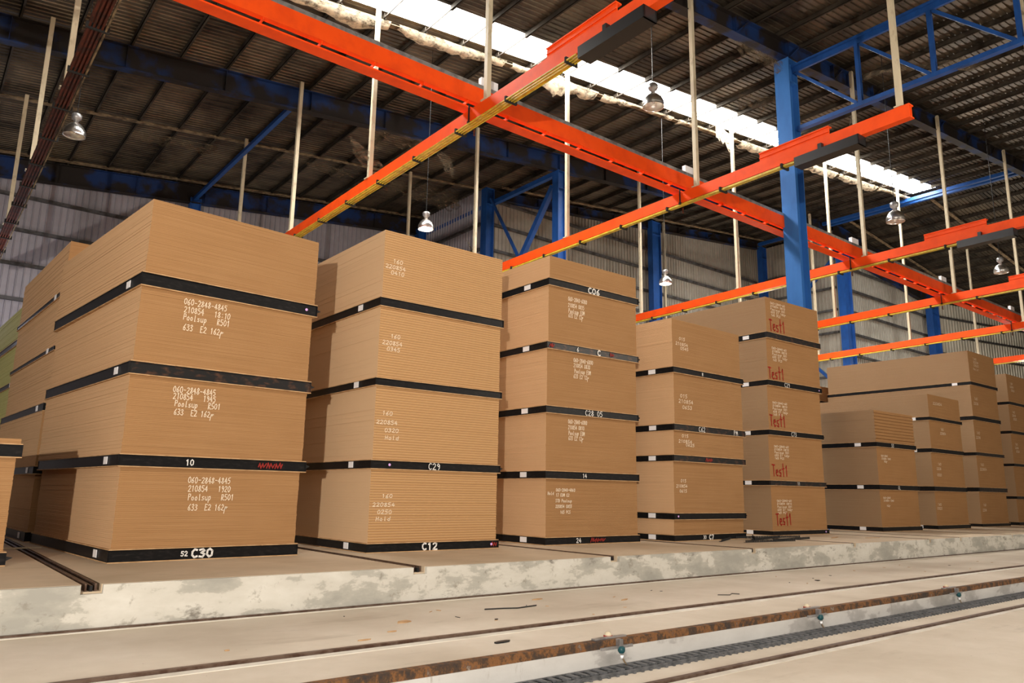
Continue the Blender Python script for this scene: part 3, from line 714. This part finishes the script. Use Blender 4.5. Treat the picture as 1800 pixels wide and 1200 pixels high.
TABLE['S6d'] = [[36.12, 11.9, 0, 2.6, .15, 1.05], [36.22, 11.9, 0, 2.6, 1.19, 2.39], [36.32, 11.9, 0, 2.6, 2.53, 3.75], [36.42, 11.9, 0, 2.6, 3.90, 4.99], [36.52, 11.9, 0, 2.6, 5.14, 6.33]]
TABLE['S7'] = [[31.4, 18.2, 0, 2.5, .15, 1.25], [31.4, 18.2, 0, 2.5, 1.4, 2.5], [31.4, 18.2, 0, 2.5, 2.65, 3.8], [31.4, 18.2, 0, 2.5, 3.95, 5.2], [31.4, 18.2, 0, 2.5, 5.35, 6.02]]
DOTS = {('S1', 3): .93, ('S2', 1): .13, ('S2', 0): .94, ('S4', 1): .05, ('S5', 3): .95, ('S5', 0): .94}
SCRIB = {('S1', 1): [(1.86, '~~~')], ('S3', 0): [(1.15, '~~~')], ('S3', 3): [(1.72, '~')], ('S2', 0): [(2.42, '~')], ('S4', 2): [(1.1, '~~')], ('S3', 3): [(.02, '~'), (1.7, '~')]}
WORN = {('S1', 2), ('S3', 3), ('S4', 2), ('S5', 1), ('S5', 4), ('S4', 3), ('S6c', 2), ('S6c', 1)}
TAGY = {'S1': .48, 'S2': .60, 'S3': .58, 'S4': .50, 'S5': .58, 'S6a': .50, 'S6b': .48, 'S6c': .50}
NOTAG = {('S6c', 0), ('S6c', 2), ('S6c', 3), ('S6d', 0), ('S6d', 1), ('S6d', 2), ('S6d', 3), ('S6d', 4), ('S7', 0), ('S7', 1), ('S7', 2), ('S7', 3), ('S7', 4), ('S0', 0), ('S0', 1), ('S1c', 0), ('S1c', 4)}

def pallet(x, y, a, w_, L, z0, z1, label, k, i):
    ov = .035
    r = root('pallet', (x - ov*math.cos(a) + ov*math.sin(a), y - ov*math.sin(a) - ov*math.cos(a), z0), a, label, 'pallet')
    W, D, H = w_+2*ov, L+2*ov, z1-z0; t = .013
    bm_ = BLACK_WORN if (k, i) in WORN else BLACK
    rnd = random.Random(hash_(k, i))
    # thin boards under and over the steel
    mb = MB(); mb.box(-.004, W+.004, -.012, D, 0, t); mb.build('base_sheet', SHEET, r)
    mb = MB(); n = 9
    for s in range(n):
        xa = W*s/n; xb = W*(s+1)/n; yy = -.002 - (.012 if rnd.random() < .4 else 0)
        mb.box(xa, xb, yy, D, H-t, H-.0005)
    mb.build('top_sheet', SHEET, r)
    z_a, z_b = t, H-t
    def chan_x(name, yf, sgn):
        mb = MB(); mb.box(0, W, min(yf, yf+sgn*.05), max(yf, yf+sgn*.05), z_a, z_a+.008); mb.box(0, W, min(yf, yf+sgn*.05), max(yf, yf+sgn*.05), z_b-.008, z_b)
        a1 = yf+sgn*.014; mb.box(.004, W-.004, min(a1, a1+sgn*.008), max(a1, a1+sgn*.008), z_a+.008, z_b-.008); return mb.build(name, bm_, r)
    def chan_y(name, xf, sgn):
        mb = MB(); mb.box(min(xf, xf+sgn*.05), max(xf, xf+sgn*.05), .05, D-.05, z_a, z_a+.008); mb.box(min(xf, xf+sgn*.05), max(xf, xf+sgn*.05), .05, D-.05, z_b-.008, z_b)
        a1 = xf+sgn*.008; mb.box(min(a1, a1+sgn*.008), max(a1, a1+sgn*.008), .05, D-.05, z_a+.008, z_b-.008); return mb.build(name, BLACK, r)
    fr = chan_x('front_channel', 0, 1); chan_x('rear_channel', D, -1)
    le = chan_y('side_channel', 0, 1); chan_y('side_channel', W, -1)
    for s in range(3): MB().box(W*(.25+.25*s)-.04, W*(.25+.25*s)+.04, .06, D-.06, z_a, z_b).build('bearer', BLACK, r)
    for s in (0, 1):
        xc = (0, W)[s]; mb = MB(); mb.box(xc-.004, xc+.004, -.003, .05, z_a, z_b); mb.build('corner_plate', bm_, r)
    if rnd.random() < .55:
        mb = MB(); zc = (z_a+z_b)/2
        mb.v += [(W, .0, zc-.025), (W, .0, zc+.03), (W+.075, .02, zc+.012), (W, .03, zc-.02), (W, .03, zc+.028)]
        mb.f += [(0, 1, 2), (1, 4, 2), (0, 2, 3), (2, 4, 3), (0, 3, 4, 1)]; mb.build('corner_flap', RUBBER, r)
    if (k, i) not in NOTAG:
        ty = TAGY.get(k, .5) + rnd.uniform(-.02, .02); zt = (z_a+z_b)/2 + .003
        tt = MB().box(-.006, .001, ty, ty+.20 if k[:2] not in ('S1', 'S2') else ty+.16, zt-.05, zt+.05).build('reflector_tag', WHITE, le)
        tt['label'] = 'bright white rectangular tag'
    if (k, i) in DOTS:
        u = DOTS[(k, i)]*W; mb = MB(); zc = (z_a+z_b)/2
        mb.lathe([(0, 0), (.022, 0), (.022, .006), (.008, .012), (0, .012)], n=12)
        o = mb.build('reflector_button', VIOLET, fr); o.location = (u, .003, zc); o.rotation_euler = (math.pi/2, 0, 0)
    for (kk, ii, s, u, hh, bold) in PAINT:
        if (kk, ii) == (k, i):
            hh = min(hh, (z_b-z_a)-.02); ad = hh*(.98 if bold else .80)
            lettering('painted_number', [(s, u+ov, (z_a+z_b)/2+hh/2)], hh, ad, .026 if bold else .013, WPAINT, fr, -.001, 0, .02)
    for u, s in SCRIB.get((k, i), []):
        lettering('red_scribble', [(s, u+ov, (z_a+z_b)/2+.045)], .09, .13, .016, REDDIM, fr, -.001, 0, .12)
    return r
def hash_(k, i): return sum(ord(c)*(n+3) for n, c in enumerate(k))*17 + i*101

for k, packs in TABLE.items():
    d, L, kind = DESC[k]; n = len(packs); zprev = 0.0
    for i, (x, y, a, w_, z0, z1) in enumerate(packs):
        pos = ORD[n][i]
        # pallet under the pack
        if i: xp, yp, ap, wp = (packs[i-1][0]+x)/2, min(packs[i-1][1], y), (packs[i-1][2]+a)/2, max(w_, packs[i-1][3])
        else: xp, yp, ap, wp = x, y, a, w_
        pallet(xp, yp, ap, wp, L, zprev+.0005, z0-.0005, 'black pallet under the %s pack, %s' % (pos, d), k, i)
        zprev = z1
        r = root('board_pack', (x, y, z0), a, '%s, %s in the %s' % (kind, pos, d), 'board pack')
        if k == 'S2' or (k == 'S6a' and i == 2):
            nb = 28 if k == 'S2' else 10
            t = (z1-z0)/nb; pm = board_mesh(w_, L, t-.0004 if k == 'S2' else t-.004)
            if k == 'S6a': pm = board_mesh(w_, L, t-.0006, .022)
            first = pm.build('board', RIBBED if k == 'S2' else BOARD_SHADED_SIDE, r)
            for j in range(1, nb):
                c = first.copy(); COL.objects.link(c); c.parent = r
                c.location = (random.uniform(-.003, .003), random.uniform(-.004, .004), j*t)
                if k == 'S6a': c.location.x = random.uniform(-.004, .004); c.location.y = random.uniform(-.03, .01)
            for j in range(0 if k == 'S2' else 0): pass
        else:
            mt = BOARD_GREEN_LIT if k == 'S1c' else (BOARD_SHADED_SIDE if k in ('S5', 'S6a', 'S6b', 'S6c', 'S6d', 'S7') else BOARD)
            th = .0245 if k[:2] in ('S1', 'S0') else (.034 if k in ('S5', 'S6b', 'S6c', 'S6d') else .019)
            layer_mesh(w_, L, z1-z0, th, .0022, .003 if k[:2] in ('S1',) else .0018, seed=hash_(k, i)).build('board_layers', mt, r)
        for kk, ii, h, adv, col, items in WRITING:
            if (kk, ii) == (k, i):
                if col == 'red': lettering('red_writing', [(s_, u_, z_+.02) for s_, u_, z_ in items], h*.96, adv*1.08, .034, REDMARK, r, -.009, -.05, .04)
                else:
                    far = k[:2] in ('S5', 'S6'); wd = .011 if k in ('S1', 'S3', 'S2') else .012
                    [lettering('chalk_writing', [it], h*.88, adv, wd*.85, CHALK, r, -.008, .08, .05) for it in items]
        if k == 'S1b' and i == 4:
            lettering('chalk_writing', [('060-2848', .62, .80), ('210854', .62, .66), ('Pool', .62, .50), ('633', .62, .36)], .09, .055, .011, CHALK, r, -.008, .05, .05)
        if k == 'S6d' and i > 1:
            lettering('chalk_writing', [('160', .35, .85), ('2208', .3, .7), ('0320', .38, .55)], .09, .1, .012, CHALK, r, -.008, .05, .05)
        if k == 'S5' and i == 4: pass

# ================================================================ things on the floors
# bent black edge strips lying in front of the Test1 stack
S = [((14.4, 9.95), (16.1, 9.80), .02, 'long black edge strip lying flat, nearest the platform edge'), ((14.1, 10.35), (15.2, 10.9), .02, 'black edge strip pointing toward the C62 stack'),
     ((15.0, 10.2), (17.0, 10.75), .03, 'black edge strip crossing the middle of the tangle'), ((15.5, 10.0), (17.3, 10.15), .02, 'black edge strip on the right side of the tangle'),
     ((15.2, 10.75), (17.2, 10.35), .045, 'black edge strip lying across on top of the tangle'), ((14.9, 10.05), (16.2, 11.0), .055, 'thin pale-edged strip slanting to the Test1 stack')]
for (x0, y0), (x1, y1), z, lab in S:
    r = root('edge_strip', (x0, y0, z-.018), math.atan2(y1-y0, x1-x0), lab, 'edge strip', 'black edge strips on the platform')
    L = math.hypot(x1-x0, y1-y0); MB().box(0, L, 0, .06, 0, .006).build('flange', RUBBER, r); mb = MB(); q = 0
    while q < L-.03: mb.box(q, q+.035, 0, .006, .006, .05); q += .05
    mb.build('toothed_flange', RUBBER, r)
    MB().bar((L*.3, .05, .01), (L*.8, .07, .012), .008).build('tie_wire', GALV, r)
# cable tray along the pit wall
r = root('cable_chain', (0, 5.25, -.70), 0, 'dark grey cable drag chain lying along the foot of the white pit wall', 'cable chain')
mb = MB(); x = 2.0
mb.box(2, 60, .175, .20, 0, .045); mb.build('back_rail', GREY, r)
mb = MB(); mb.box(2, 60, 0, .02, 0, .035); mb.build('front_rail', GREY, r)
mb = MB()
while x < 60: mb.box(x, x+.05, .02, .175, .022, .05); mb.box(x+.012, x+.04, -.03, 0, 0, .02); x += .115
mb.build('chain_links', GREY, r)
MB().box(2, 60, .02, .175, 0, .012).build('tray_bottom', RUBBER, r)
# limit switches on the rusty edge
for x, lab in ((5.72, 'position switch with a cream and red button, nearest on the rusty trench edge'), (9.35, 'second position switch with blue-green valve body on the trench edge'), (13.5, 'farthest position switch on the trench edge, with a hanging cable')):
    r = root('position_switch', (x, 5.46, -.43), 0, lab, 'switch', 'position switches on the trench edge')
    MB().box(-.26, .18, .05, .10, .005, .018).build('top_bar', GALV, r)
    MB().box(-.26, .17, -.045, -.02, -.075, -.05).build('lower_bar', GALV, r)
    MB().box(-.025, .025, -.05, .0, -.06, .01).build('bracket', GALV, r)
    MB().lathe([(0,-.125),(.022,-.12),(.036,-.10),(.036,-.07),(.024,-.055),(0,-.055)], (0,-.05,0), 16).build('valve_body', GREEN, r, True)
    MB().lathe([(0,-.165),(.014,-.165),(.018,-.135),(0,-.135)], (0,-.055,0), 12).build('white_nipple', WHITE, r, True)
    MB().tube([(0,-.055,-.15),(.03,-.06,-.20),(.07,-.07,-.245),(.03,-.085,-.262)], .008, 6).build('cable', DUSTY, r)
    MB().lathe([(0,.0),(.045,.0),(.045,.02),(0,.02)], (0,.13,.0), 16).build('red_collar', REDMARK, r)
    MB().lathe([(.036,.02),(.036,.03),(.022,.05),(0,.055)], (0,.13,.0), 16).build('cream_button', CREAM, r, True)
# scraps
def scrap(x, y, z, L, W_, rzz, mat, lab, name='wood_scrap', cat='scrap', th=.008):
    mb = MB(); rnd = random.Random(int(x*100)); n = 7; pts = []
    for i in range(n):
        t = 2*math.pi*i/n; q = rnd.uniform(.6, 1); pts.append(Vector((math.cos(t)*L/2*q, math.sin(t)*W_/2*q, 0)))
    mb.prism(pts, (0, 0, 0), (0, 0, th)); o = mb.build(name, mat); o.location = (x, y, z); o.rotation_euler = (0, 0, rzz)
    tag(o, lab, cat, 'crumbs of board litter on the track bed' if name == 'board_crumb' else None)
zf = -.43+.001
scrap(4.50, 7.46, zf, .26, .13, .2, SHEET, 'largest tan wood chip on the upper track bed')
scrap(4.10, 7.02, zf, .12, .05, .1, SHEET, 'small tan chip in front of the largest chip')
scrap(3.65, 6.77, zf, .18, .05, 0, SHEET, 'long tan sliver near the middle rail')
scrap(4.69, 5.96, zf, .26, .09, .1, DARK, 'dark crumpled clump between the middle rail and the rusty edge', 'debris_clump', 'debris', .014)
scrap(5.45, 7.05, zf, .06, .04, 0, DARK, 'tiny dark crumb behind the middle rail', 'debris_crumb', 'debris')
for q in range(26):
    rx = random.uniform(3.2, 20); ry = random.uniform(6.7, 8.4); scrap(rx, ry, zf, random.uniform(.03, .12), random.uniform(.015, .05), random.uniform(0, 3), SHEET if q % 3 else DARK, 'tiny crumb of board litter on the upper track bed', 'board_crumb', 'litter', .005)
scrap(6.9, 8.05, zf, .25, .10, .3, SHEET, 'tan flake near the platform foot')
scrap(7.9, 7.4, zf, .22, .06, .3, SHEET, 'thin tan splinter right of the dark twig')
scrap(12.6, 7.3, zf, .18, .12, .3, DARK, 'dark leaf-shaped crumb on the right of the track bed', 'debris_crumb', 'debris')
scrap(2.45, 7.0, zf, .05, .04, .3, SHEET, 'tiny tan crumb at the left of the track bed')
scrap(6.3, 3.6, -.699, .07, .05, .3, DARK, 'dark pebble on the pit floor, left one', 'debris_crumb', 'debris')
scrap(7.0, 3.0, -.699, .08, .05, .3, RUST, 'rusty brown pebble on the pit floor, right one', 'debris_crumb', 'debris')
scrap(18.5, 10.2, .001, .9, .12, .3, SHEET, 'brown torn strip on the platform in front of the low right stack')
scrap(19.5, 9.7, .001, .7, .1, -.2, SHEET, 'brown torn strip closer to the platform edge')
o = MB().tube([(5.75, 7.68, -.42), (6.0, 7.62, -.42), (6.15, 7.55, -.42), (6.5, 7.60, -.42)], .008, 6).build('twig', DARK); tag(o, 'thin dark twig lying on the upper track bed', 'twig')
o = MB().tube([(9.4, 7.0, -.42), (9.55, 6.9, -.42), (9.7, 6.98, -.42), (9.75, 6.88, -.42)], .006, 6).build('wire_scrap', DARK); tag(o, 'thin bent wire on the track bed near the middle rail', 'wire')
o = MB().bar((1.0, 14.0, .02), (1.9, 14.0, .02), .02).build('floor_lath', CREAM); tag(o, 'thin pale lath lying on the platform left of the C30 stack', 'lath')

# ================================================================ cobwebs
def web_sheet(pts_top, drop, mat, name, lab, seed, rag=.6, seg=.25, sway=.3):
    rnd = random.Random(seed); mb = MB(); a, b = Vector(pts_top[0]), Vector(pts_top[1]); L = (b-a).length; n = max(3, int(L/seg)); d = .5
    rows = []
    for i in range(n+1):
        p = a + (b-a)*i/n; d = min(1, max(.12, d + rnd.uniform(-.3, .3)*rag)); col = []
        for j in range(4):
            q = j/3; col.append(p + Vector(drop)*(q*d) + Vector((rnd.uniform(-.05, .05), rnd.uniform(-.05, .05)*sway, -.18*math.sin(q*math.pi)*d)))
        rows.append(col)
    for c in rows: mb.v += [tuple(v) for v in c]
    for i in range(n):
        for j in range(3): mb.f.append((i*4+j, i*4+4+j, i*4+5+j, i*4+1+j))
    o = mb.build(name, mat, None, True); return tag(o, lab, 'cobweb', None, 'stuff')
for i in range(9):
    x0 = 6 + i*4.6; x1 = x0+4.3
    web_sheet(((x0, 19.3, rz(x0)-.22), (x1, 19.3, rz(x1)-.22)), (0, .7, -.20), WEB, 'cobweb', 'pale dusty cobweb fringe along the lower edge of the skylight, %s stretch' % ['first', 'second', 'third', 'fourth', 'fifth', 'sixth', 'seventh', 'eighth', 'ninth'][i], 30+i)
WB = [((15.9, 18.6, 15.9), (17.9, 18.9, 16.0), (.4, .6, -1.1), 'hanging web at the post in front of the skylight'), ((25.9, 18.5, 17.0), (27.6, 18.9, 17.1), (.2, .2, -1.3), 'torn web below the skylight right of the blue column'),
      ((17.0, 24.5, 11.2), (18.2, 24.9, 10.0), (.8, .1, -.6), 'grey web where the post meets the monorail above the C06 stack'), ((8.8, 18.65, 10.9), (9.9, 18.6, 10.3), (.3, .1, -1.0), 'grey web at the foot of the second post over the left monorail'),
      ((22.7, 10.5, 14.5), (22.7, 7.0, 13.5), (0, .4, -.7), 'dusty web hanging in the blue truss'), ((14.9, 24.0, 14.6), (16.0, 24.4, 14.4), (1.6, .2, -2.3), 'long grey web hanging from the dark blue rafter')]
WB += [((5.5, 30.6, 14.6), (8.5, 30.6, 14.9), (.3, -.3, -1.3), 'dark ragged web hanging from the bridging angle at the left'), ((11.0, 30.6, 15.2), (14.5, 30.6, 15.6), (.5, -.4, -1.1), 'dark ragged web hanging from the middle of the bridging angle'),
       ((16.5, 30.6, 15.8), (20.5, 30.6, 16.2), (.2, -.4, -1.4), 'dark ragged web near the corner column'), ((12.5, 25.0, 14.9), (15.5, 25.0, 15.2), (.3, .2, -1.5), 'dark web drooping below the long blue rafter'),
       ((24.0, 16.0, 16.6), (26.0, 15.0, 16.8), (.3, .2, -.9), 'small torn web under the roof right of the front column'), ((30.0, 14.5, 17.2), (31.5, 15.4, 17.4), (.2, .1, -1.2), 'small torn web farther right under the roof'),
       ((19.5, 13.0, 15.6), (22.2, 13.0, 15.9), (.3, .2, -.7), 'dusty web at the haunch of the front column')]
for i, (a, b, dr, lab) in enumerate(WB): web_sheet((a, b), dr, WEBD if i > 1 else WEB, 'cobweb', lab, 60+i, .5, .18)
